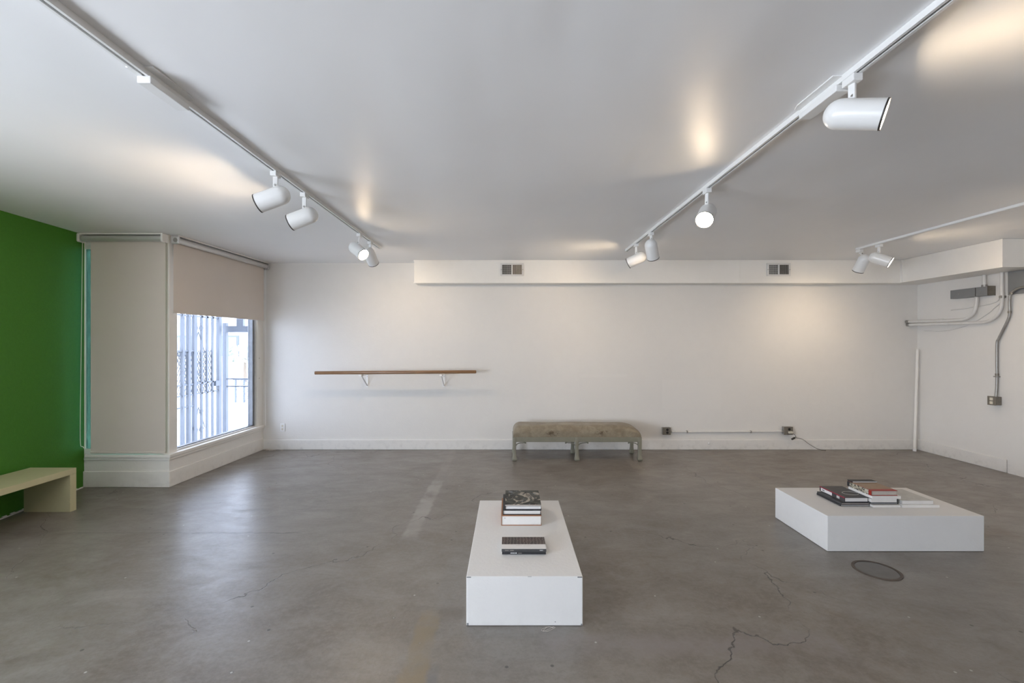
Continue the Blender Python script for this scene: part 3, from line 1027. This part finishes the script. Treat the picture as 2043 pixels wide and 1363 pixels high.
# right plinth, left stack
Z2 = 0.2485
book(2.448, 2.665, 3.323, 3.580, Z2, 0.0125, 'thin dark hardback at the bottom of the left stack, right plinth', 'black_cover')
book(2.452, 2.662, 3.322, 3.582, Z2 + 0.0125, 0.0125, 'thin grey-edged hardback second up in left stack, right plinth', 'charcoal_cover', 'pages_grey')
b = book(2.486, 2.664, 3.335, 3.602, Z2 + 0.025, 0.036, 'thick art book with crimson edge and white spine label, left stack', 'charcoal_cover', 'white_cover', board=0.004)
zz = Z2 + 0.025
MB().box(2.4855, 3.335, zz + 0.029, 2.490, 3.602, zz + 0.0365).build('spine_edge', M['crimson_cover'], b)
MB().box(2.4852, 3.465, zz + 0.005, 2.486, 3.585, zz + 0.028).build('spine_label', M['white_cover'], b)
MB().box(2.4848, 3.545, zz + 0.011, 2.4852, 3.572, zz + 0.021).build('label_mark', M['grey_metal'], b)
MB().box(2.4852, 3.385, zz + 0.008, 2.486, 3.415, zz + 0.026).build('spine_picture', M['pale_cover'], b)
mb = MB(Matrix.Translation((2.60, 3.43, zz + 0.0364)))
mb.tube([(0.055 * math.cos(a), 0.04 * math.sin(a), 0) for a in [math.pi * 2 * k / 24 for k in range(24)]], 0.0015, 5)
mb.build('cover_ring', M['pale_cover'], b)
# middle stack
book(2.668, 2.872, 3.300, 3.54, Z2, 0.016, 'pale paperback at the bottom of the middle stack, right plinth', 'white_cover', soft=True)
book(2.668, 2.868, 3.318, 3.55, Z2 + 0.016, 0.011, 'thin dark-covered book second up in middle stack, right plinth', 'black_cover', spine='right')
book(2.668, 2.862, 3.316, 3.55, Z2 + 0.027, 0.033, 'thick white-paged book in the middle of middle stack', 'black_cover', spine='right', board=0.0025)
book(2.668, 2.878, 3.306, 3.54, Z2 + 0.060, 0.021, 'white-edged book just under the red book, middle stack', 'white_cover', soft=True, spine='right')
zz = Z2 + 0.081
b = book(2.664, 2.858, 3.312, 3.545, zz, 0.038, 'thick book with red and tan cover topping the middle stack', 'red_cover', 'pages_grey', board=0.0035)
MB().box(2.6632, 3.335, zz + 0.0006, 2.664, 3.520, zz + 0.038).build('spine_pattern', M['curl_spine'], b)
MB().box(2.6632, 3.5205, zz + 0.0006, 2.664, 3.545, zz + 0.038).build('spine_end', M['black_cover'], b)
MB().box(2.672, 3.352, zz + 0.038, 2.858, 3.545, zz + 0.0386).build('cover_picture', M['tan_cover'], b)
for k in range(5):
    y = 3.337 + k * 0.0065
    MB().box(2.6628, y, zz + 0.008, 2.6634, y + 0.003, zz + 0.036).build('spine_stripe', M['cream_plastic'], b)
b = book(2.672, 2.86, 3.50, 3.555, zz + 0.0388, 0.009, 'narrow dark booklet lying on the back of the red and tan book', 'black_cover', 'pages', soft=True)
# right stack
book(2.882, 3.150, 3.293, 3.53, Z2, 0.020, 'flat white paperback at the bottom of the right stack, right plinth', 'white_cover', soft=True)
book(2.890, 3.120, 3.310, 3.575, Z2 + 0.020, 0.026, 'pale grey softcover on top of the right stack, right plinth', 'pale_cover', 'white_cover', soft=True)

# ------------------------------------------------------------------ floor cover plate
fc = thing('floor_cover', (2.352, 2.88, 0), 'round iron cover plate set in the concrete before the right plinth', 'floor cover')
X = Matrix.Translation((2.352, 2.88, 0.0))
MB(X).lathe([(0.112, 0.0002), (0.112, 0.0018), (0.1, 0.003), (0, 0.003)], 40, cap0=True).build('plate', simple('dull_iron_plate', (0.155, 0.145, 0.134), 0.5, 0.2, var=0.25, scale=14), fc)
MB(X).lathe([(0.114, 0.0002), (0.130, 0.0002), (0.130, 0.0035), (0.114, 0.0035)], 40, False, False).build('ring', simple('rusty_ring', (0.095, 0.072, 0.055), 0.6, var=0.3, scale=30), fc)

# ------------------------------------------------------------------ sockets and conduit on the back wall
so = thing('wall_socket', ((564 - 1014) * BY / 900, BY, 0.27), 'small white socket plate low on the back wall beside the window', 'socket')
s = BY / 900
xa, xb = (559.5 - 1014) * s, (568.5 - 1014) * s
za, zb_ = 1.45 + (685 - 861) * s, 1.45 + (685 - 845) * s
MB().box(xa, BY - 0.007, za, xb, BY - 0.0005, zb_).build('plate', M['white_plastic'], so, 0.002)
for k in (0.3, 0.7):
    zc = za + (zb_ - za) * k
    MB().box((xa + xb) / 2 - 0.012, BY - 0.009, zc - 0.014, (xa + xb) / 2 + 0.012, BY - 0.006, zc + 0.014).build('receptacle', M['cream_plastic'], so, 0.003)


def metal_outlet(px0, px1, py0, py1, label):
    x0, x1 = (px0 - 1014) * s, (px1 - 1014) * s
    z0, z1 = 1.45 + (685 - py1) * s, 1.45 + (685 - py0) * s
    t_ = thing('metal_outlet', ((x0 + x1) / 2, BY, z0), label, 'socket', 'metal outlet boxes on the back wall')
    MB().box(x0, BY - 0.05, z0, x1, BY - 0.0005, z1).build('box', M['galv'], t_, 0.004)
    MB().box(x0 - 0.002, BY - 0.054, z0 - 0.002, x1 + 0.002, BY - 0.0502, z1 + 0.002).build('faceplate', M['outlet_metal'], t_, 0.002)
    for k in (0.3, 0.7):
        zc = z0 + (z1 - z0) * k
        xc = x0 + (x1 - x0) * 0.58
        X = Matrix.Translation((xc, BY - 0.054, zc)) @ Matrix.Rotation(math.pi / 2, 4, 'X')
        MB(X).lathe([(0.017, 0), (0.017, 0.003)], 16).build('receptacle', M['dark'], t_)
    return t_


metal_outlet(1320, 1335, 852, 866, 'grey metal outlet box at the left end of low wall conduit')
metal_outlet(1560, 1577, 850.5, 866, 'grey metal outlet box with plug at the right end of low wall conduit')
cd = thing('wall_conduit', ((1448 - 1014) * s, BY, 0.25), 'low horizontal conduit pipe between two metal outlet boxes', 'conduit')
zc = 1.45 + (685 - 860.5) * s
pts = [((1336 - 1014) * s, BY - 0.03, zc + 0.004), ((1345 - 1014) * s, BY - 0.028, zc), ((1356 - 1014) * s, BY - 0.014, zc - 0.006), ((1450 - 1014) * s, BY - 0.014, zc - 0.005),
       ((1540 - 1014) * s, BY - 0.014, zc - 0.002), ((1550 - 1014) * s, BY - 0.026, zc + 0.004), ((1559.5 - 1014) * s, BY - 0.03, zc + 0.005)]
MB().tube(spline(pts, 5), 0.011, 10).build('pipe', M['conduit_paint'], cd, smooth=True)
for px in (1337, 1558):
    MB(Matrix.Translation(((px - 1014) * s - 0.008, BY - 0.03, zc + 0.004)) @ Matrix.Rotation(math.pi / 2, 4, 'Y')).lathe([(0.015, 0), (0.015, 0.018)], 12).build('coupling', M['galv'], cd)
for px in (1370, 1497):
    x = (px - 1014) * s
    MB().box(x - 0.008, BY - 0.028, zc - 0.022, x + 0.008, BY - 0.0005, zc + 0.012).build('strap', M['galv'], cd, 0.003)
pc = thing('power_cable', ((1600 - 1014) * s, BY - 0.04, 0.0), 'thin cable with black plug hanging from right metal outlet', 'cable')
MB().box((1567 - 1014) * s, BY - 0.085, 1.45 + (685 - 863) * s, (1575 - 1014) * s, BY - 0.0575, 1.45 + (685 - 859) * s).build('plug', M['cream_plastic'], pc, 0.004)
MB(Matrix.Translation(((1578 - 1014) * s, BY - 0.05, 1.45 + (685 - 873.5) * s)) @ Matrix.Rotation(-0.55, 4, 'Y')).box(-0.026, -0.012, -0.010, 0.026, 0.012, 0.010).build('adapter_block', M['black_plastic'], pc, 0.004)
pts = [((1574 - 1014) * s, BY - 0.08, 1.45 + (685 - 862) * s), ((1580 - 1014) * s, BY - 0.075, 1.45 + (685 - 867) * s), ((1584 - 1014) * s, BY - 0.05, 1.45 + (685 - 872) * s), ((1598 - 1014) * s, BY - 0.045, 1.45 + (685 - 876) * s), ((1610 - 1014) * s, BY - 0.045, 1.45 + (685 - 885) * s),
       ((1624 - 1014) * s, BY - 0.045, 1.45 + (685 - 893) * s), ((1634 - 1014) * s, BY - 0.06, 0.004), ((1640 - 1014) * s, BY - 0.075, 0.003)]
MB().tube(spline(pts, 5), 0.003, 6).build('wire', M['rim'], pc)
nb = MB(Matrix.Translation(((1413 - 1014) * s, BY - 0.016, 1.45 + (685 - 884) * s)) @ Matrix.Rotation(math.pi / 2, 4, 'X')).lathe([(0.013, 0), (0.013, 0.006), (0.006, 0.012), (0, 0.014)], 16).build('doorstop_knob', M['white_plastic'], None, smooth=True)
tag(nb, 'tiny white round knob on the baseboard below the conduit', 'knob')

# ------------------------------------------------------------------ right wall services
tb = thing('trunking_box', (RX, 5.39, 2.0), 'dark grey metal trunking box on the right wall under the duct', 'electrical box')
MB().box(RX - 0.092, 5.171, 2.0, RX - 0.0005, 5.607, 2.105).build('box', M['grey_metal'], tb, 0.003)
MB().box(RX - 0.095, 5.168, 1.998, RX - 0.0005, 5.1705, 2.108).build('end_plate', M['outlet_metal'], tb)
MB().box(RX - 0.0945, 5.30, 2.002, RX - 0.0922, 5.306, 2.103).build('cover_seam', M['rim'], tb)
for yk in (5.25, 5.5):
    MB(Matrix.Translation((RX - 0.0922, yk, 2.05)) @ Matrix.Rotation(-math.pi / 2, 4, 'Y')).lathe([(0.006, 0), (0.004, 0.003), (0, 0.0035)], 8).build('screw', M['galv'], tb)

pp = thing('conduit_pipe', (RX - 0.06, 5.8, 1.72), 'thick painted pipe curving from the grey trunking box to the back wall', 'pipe', 'painted pipes on the right wall')
pts = [(RX - 0.05, 5.33, 1.998), (RX - 0.05, 5.335, 1.90), (RX - 0.052, 5.37, 1.80), (RX - 0.058, 5.45, 1.745), (RX - 0.068, 5.56, 1.735), (RX - 0.11, 5.85, 1.738), (RX - 0.155, BY - 0.002, 1.742)]
MB().tube(spline(pts, 6), 0.0185, 14).build('pipe', M['conduit_paint'], pp, smooth=True)
MB().tube([(RX - 0.085, 5.70, 1.736), (RX - 0.094, 5.755, 1.737)], 0.0225, 14).build('coupling', M['conduit_paint'], pp, smooth=True)
MB().tube([(RX - 0.149, BY - 0.04, 1.742), (RX - 0.155, BY - 0.001, 1.742)], 0.0206, 14).build('end_collar', M['galv'], pp, smooth=True)
pp = thing('conduit_pipe', (RX - 0.05, 5.07, 1.70), 'long painted pipe dropping from the duct and bending to the back wall', 'pipe', 'painted pipes on the right wall')
pts = [(RX - 0.04, 5.067, 2.245), (RX - 0.04, 5.067, 2.05), (RX - 0.04, 5.067, 1.90), (RX - 0.042, 5.08, 1.82), (RX - 0.046, 5.13, 1.745), (RX - 0.052, 5.22, 1.70), (RX - 0.06, 5.34, 1.692), (RX - 0.11, 5.75, 1.696), (RX - 0.145, BY - 0.002, 1.700)]
MB().tube(spline(pts, 6), 0.0175, 14).build('pipe', M['conduit_paint'], pp, smooth=True)
MB().tube([(RX - 0.139, BY - 0.04, 1.70), (RX - 0.145, BY - 0.001, 1.70)], 0.0200, 14).build('end_collar', M['galv'], pp, smooth=True)
MB().box(RX - 0.064, 5.055, 1.955, RX - 0.0005, 5.079, 1.985).build('strap', M['galv'], pp, 0.003)
pp = thing('conduit_pipe', (RX - 0.04, 5.24, 2.1), 'short pipe stub between the duct and grey trunking box', 'pipe', 'painted pipes on the right wall')
MB().tube([(RX - 0.045, 5.25, DZ - 0.001), (RX - 0.045, 5.25, 2.1055)], 0.018, 14).build('pipe', M['conduit_paint'], pp, smooth=True)
MB().tube([(RX - 0.045, 5.25, 2.13), (RX - 0.045, 5.25, 2.1055)], 0.026, 12).build('coupling', M['galv'], pp)
c_ = MB().tube(spline([(RX - 0.008, 5.115, 2.0), (RX - 0.008, 5.125, 1.955), (RX - 0.008, 5.155, 1.925), (RX - 0.008, 5.25, 1.90), (RX - 0.008, 5.5, 1.875), (RX - 0.008, 5.68, 1.868)], 6), 0.006, 8).build('thin_cable', M['conduit_paint'], None, smooth=True)
tag(c_, 'thin painted cable running just below the grey trunking box', 'cable')
c_ = MB().tube(spline([(RX - 0.020, 4.98, 2.0), (RX - 0.008, 5.06, 1.95), (RX - 0.008, 5.17, 1.86), (RX - 0.008, 5.24, 1.80), (RX - 0.008, 5.45, 1.68), (RX - 0.008, 5.75, 1.61), (RX - 0.008, 6.05, 1.62)], 6), 0.005, 8).build('thin_cable', M['conduit_paint'], None, smooth=True)
tag(c_, 'thin loose cable sagging diagonally behind the painted pipes', 'cable')
gp = thing('grey_panel', (RX - 0.013, 4.75, 2.0), 'flat dark grey panel under the duct at the right edge', 'panel')
MB().box(RX - 0.026, 4.3, 1.985, RX - 0.0125, 5.02, DZ - 0.002).build('sheet', M['grey_metal'], gp)
MB().box(RX - 0.032, 4.3, 1.975, RX - 0.0125, 5.03, 1.9848).build('lower_edge', M['conduit_paint'], gp)

fx = thing('flexible_conduit', (RX - 0.05, 5.1, 0.84), 'bare metal flexible conduit snaking down the right wall to a socket box', 'conduit')
def R_(px, py, off):      # point on the right wall by pixel, off = distance from wall
    x = RX - off
    y = x * 900 / (px - 1014)
    return (x, y, 1.45 + (685 - py) * y / 900)


pts = [R_(2060, 572, 0.05), R_(2043, 573, 0.05), R_(2030, 576, 0.05), R_(2018, 585, 0.05), R_(2014, 600, 0.045), R_(2014, 628, 0.03), R_(2008, 645, 0.025), R_(1993, 675, 0.02), R_(1989, 690, 0.018), R_(1989, 760, 0.018), R_(1987, 793, 0.03)]
MB().tube(spline(pts, 10), 0.0125, 12).build('pipe', M['galv'], fx, smooth=True)
cp = spline(pts, 10)
for i, k in ((0, 30), (1, 48), (2, 88)):
    a = cp[k]
    MB().tube([a + Vector((0, 0, 0.012)), a - Vector((0, 0, 0.012))], 0.0165, 12).build('coupling', M['outlet_metal'], fx)
k = cp[88]
MB().box(k.x - 0.02, k.y - 0.022, k.z - 0.03, RX - 0.0005, k.y + 0.022, k.z - 0.018).build('strap', M['galv'], fx)
ob = thing('socket_box', (RX, 5.136, 0.75), 'bronze-grey metal socket box at the foot of the flexible conduit', 'socket')
MB().box(RX - 0.070, 5.103, 0.747, RX - 0.0005, 5.172, 0.842).build('box', M['outlet_metal'], ob, 0.004)
MB().box(RX - 0.0745, 5.100, 0.744, RX - 0.0702, 5.190, 0.845).build('faceplate', M['outlet_metal'], ob, 0.002)
for z in (0.773, 0.815):
    MB().box(RX - 0.0775, 5.128, z - 0.016, RX - 0.0746, 5.162, z + 0.016).build('receptacle', M['cream_plastic'], ob, 0.003)

po = thing('corner_pole', (5.49, 6.0, 0), 'slim white pole leaning in the right back corner', 'pole')
MB().tube([(5.455, 6.055, 0.006), (5.535, 6.10, 1.37)], 0.017, 12).build('shaft', M['trim'], po, smooth=True)
MB().tube([(5.4548, 6.0549, 0.0005), (5.457, 6.056, 0.03)], 0.020, 12).build('end_cap', M['white_plastic'], po, smooth=True)

# ------------------------------------------------------------------ little litter on the floor
mb = MB()
pts = [(0.195 + 0.03 * math.cos(a) * (1 + 0.2 * math.sin(3 * a)) + 0.01 * a / 6, 2.285 + 0.018 * math.sin(a * 1.3), 0.002 + 0.001 * (k % 2)) for k, a in enumerate([i * 0.35 for i in range(34)])]
th_ = MB().tube(pts, 0.0008, 5).build('thread_loop', M['thread'])
tag(th_, 'curled pale thread at the foot of the centre plinth', 'thread')
fk = MB().tube(spline([(0.448, 3.30, 0.003), (0.456, 3.33, 0.004), (0.452, 3.36, 0.003), (0.44, 3.375, 0.003)], 5), 0.003, 6).build('paper_scrap', M['white_plastic'])
tag(fk, 'thin white curled scrap on the floor right of the centre plinth', 'scrap')
mb = MB()
rr = random.Random(11)
for k in range(9):
    x, y = -3.28 + 0.28 * rr.random(), 6.06 + 0.07 * rr.random()
    a = rr.random() * 3
    mb.tube([(x, y, 0.004), (x + 0.04 * math.cos(a), y + 0.02 * math.sin(a), 0.008), (x + 0.07 * math.cos(a + 0.5), y + 0.02 * math.sin(a + 0.5), 0.004)], 0.003, 5)
o = mb.build('corner_litter', M['thread'])
o['kind'] = 'stuff'
tag(o, 'scraps of wire and dirt in the floor corner below the window', 'litter')
for (x, y, r) in ((3.05, 2.18, 0.018), (3.16, 2.17, 0.012), (1.9, 2.26, 0.012)):
    pass

# ------------------------------------------------------------------ security gate and yard beyond the window
GXp = -4.60
zg = -0.06
gt = thing('security_gate', (GXp, 6.4, zg), 'pale steel security gate of vertical bars and scrolls outside the window', 'gate')


def gpos(px):
    return GXp * 900 / (px - 1014)


def gz(px, py):
    return 1.45 + (685 - py) * gpos(px) / 900


for px, wd in ((364, 0.022), (376, 0.026), (388, 0.034)):
    y = gpos(px)
    MB().box(GXp - 0.02, y - wd, zg, GXp + 0.02, y + wd, 2.25).build('bar', M['gate'], gt)
for px in (402, 413, 424):
    y = gpos(px)
    MB().box(GXp - 0.012, y - 0.018, zg, GXp + 0.012, y + 0.018, 2.25).build('bar', M['gate'], gt)
y = gpos(437)
MB().box(GXp - 0.025, y - 0.035, zg, GXp + 0.025, y + 0.035, 2.25).build('post', M['gate'], gt)
ya, yb = gpos(352), gpos(437)
for za, zb2 in ((0.845, 0.865), (0.695, 0.712), (1.835, 1.86)):
    MB().box(GXp - 0.012, ya, za, GXp + 0.012, yb, zb2).build('rail', M['gate'], gt)
MB().box(GXp - 0.015, ya, 1.33, GXp + 0.015, gpos(388), 1.35).build('rail', M['gate'], gt)
MB().box(GXp - 0.015, ya, 0.53, GXp + 0.015, gpos(388), 0.55).build('rail', M['gate'], gt)
MB().box(GXp - 0.03, yb - 0.12, 0.78, GXp + 0.03, yb + 0.03, 0.86).build('lock_box', M['gate'], gt, 0.004)


def scroll(cy, cz, r, turn, flip):
    pts = []
    for k in range(22):
        a = turn * k / 21 * 2 * math.pi
        rr_ = r * (1 - 0.75 * k / 21)
        pts.append((GXp, cy + flip * rr_ * math.cos(a), cz + rr_ * math.sin(a)))
    return pts


yc = gpos(396)
for cz in (1.67, 1.14, 1.02, 0.86, 0.42, 0.16):
    for fl in (-1, 1):
        MB().tube(scroll(yc + fl * 0.055, cz, 0.05, 1.3, fl), 0.007, 5).build('scroll', M['gate'], gt)
for z0, z1 in ((1.62, 1.30), (1.00, 0.87), (0.50, 0.18)):
    for fl in (-1, 1):
        MB().tube([(GXp, yc, z0), (GXp, yc + fl * 0.14, z1)], 0.007, 5).build('brace', M['gate'], gt)
# expanded mesh infill between the gate bars
def diamond(name, parent, x, y0, y1, z0, z1, cell, r, mat, axis='x'):
    mb = MB()
    hgt = z1 - z0
    dy = hgt * 0.5
    n = int((y1 - y0 + dy) / cell) + 1
    for k in range(n):
        for sgn in (1, -1):
            ys = y0 - (dy if sgn > 0 else 0) + k * cell
            a, b = (ys, z0), (ys + dy, z1)
            if sgn < 0:
                a, b = (ys + 0, z1), (ys + dy, z0)
                a, b = (ys - dy + dy, z1), (ys + dy, z0)
            # clip to y range
            (ya_, za_), (yb_, zb_2) = a, b
            t0, t1 = 0.0, 1.0
            for lim, s_ in ((y0, 1), (y1, -1)):
                fa, fb = s_ * (ya_ - lim), s_ * (yb_ - lim)
                if fa < 0 and fb < 0:
                    t0, t1 = 1, 0
                elif fa < 0:
                    t0 = max(t0, fa / (fa - fb))
                elif fb < 0:
                    t1 = min(t1, fa / (fa - fb))
            if t1 - t0 < 0.01:
                continue
            f = lambda t_: (ya_ + (yb_ - ya_) * t_, za_ + (zb_2 - za_) * t_)
            (p0, q0), (p1_, q1) = f(t0), f(t1)
            if axis == 'x':
                mb.tube([(x, p0, q0), (x, p1_, q1)], r, 3)
            else:
                mb.tube([(p0, x, q0), (p1_, x, q1)], r, 3)
    o = mb.build(name, mat, parent)
    o['kind'] = 'stuff'
    return o


diamond('wire_mesh', gt, GXp - 0.03, gpos(352), gpos(428), 0.70, 1.34, 0.045, 0.005, M['gate'])

df = thing('gate_frame', (-5.1, 7.35, zg), 'pale doorway frame of steel posts and lintel beyond the gate', 'gate frame')
yf = 7.35
def F_(px):
    return (px - 1014) * yf / 900


MB().box(F_(446), yf - 0.03, zg, F_(453.5), yf + 0.03, 1.78).build('post', M['gate'], df)
MB().box(F_(446), yf - 0.035, 1.63, F_(505), yf + 0.035, 1.73).build('lintel', M['gate'], df)
MB().box(F_(474), yf - 0.03, 1.73, F_(487), yf + 0.03, 2.3).build('post', M['gate'], df)
MB().box(F_(505), yf - 0.03, zg, F_(512), yf + 0.03, 1.73).build('post', M['gate'], df)
MB().box(F_(453.5), yf - 0.02, 0.86, F_(505), yf + 0.02, 0.88).build('rail', M['gate'], df)
MB().box(F_(453.5), yf - 0.02, 0.74, F_(505), yf + 0.02, 0.76).build('rail', M['gate'], df)

cf = thing('chain_link_fence', (-6.2, 11.5, zg), 'chain link fence seen through the lower right of the window', 'fence')
yk = 11.5
for px in (470, 487, 508):
    x = (px - 1014) * yk / 900
    MB().tube([(x, yk, zg), (x, yk, 0.55)], 0.025, 8).build('post', M['gate'], cf)
MB().tube([((465 - 1014) * yk / 900, yk, 0.53), ((520 - 1014) * yk / 900, yk, 0.53)], 0.02, 8).build('rail', M['gate'], cf)
diamond('wire_mesh', cf, yk, (468 - 1014) * yk / 900, (515 - 1014) * yk / 900, -0.04, 0.52, 0.09, 0.006, M['gate'], 'y')

# pale building across the street and a street tree
hb = thing('street_building', (-15.5, 26, zg), 'pale stucco building across the street, bleached by daylight', 'building')
MB().box(-24, 26, zg, -12.2, 30, 2.6).build('wall', M['stucco'], hb)
MB().box(-24.2, 25.8, 2.6, -12.0, 30.2, 2.85).build('roof_edge', M['stucco'], hb)
for x in (-22, -19.4, -16.8, -14.2):
    f = MB().box(x, 25.93, 0.7, x + 1.3, 26.0, 1.9).build('window', M['gate'], hb)
    MB().box(x + 0.1, 25.91, 0.8, x + 1.2, 25.93, 1.8).build('pane', M['steel'], f)
tr = thing('street_tree', (-10.2, 17.5, zg), 'small pale street tree beyond the doorway frame', 'tree')
MB().tube([(-10.2, 17.5, zg), (-10.22, 17.5, 0.6), (-10.18, 17.5, 1.0)], [0.07, 0.05, 0.03], 8).build('trunk', M['bark'], tr)
mb = MB()
rr = random.Random(5)
for k in range(160):
    a, r, h = rr.random() * 6.28, 0.55 * math.sqrt(rr.random()), 0.75 + 0.65 * rr.random()
    c = Vector((-10.2 + r * math.cos(a), 17.5 + r * math.sin(a), h))
    d = Vector((rr.uniform(-1, 1), rr.uniform(-1, 1), rr.uniform(-1, 1))).normalized() * 0.12
    e = d.cross(Vector((rr.uniform(-1, 1), rr.uniform(-1, 1), rr.uniform(-1, 1)))).normalized() * 0.07
    vs = [mb.bm.verts.new(q) for q in (c - d, c + e, c + d, c - e)]
    mb.bm.faces.new(vs)
mb.build('foliage', M['leaf'], tr, kind='stuff')
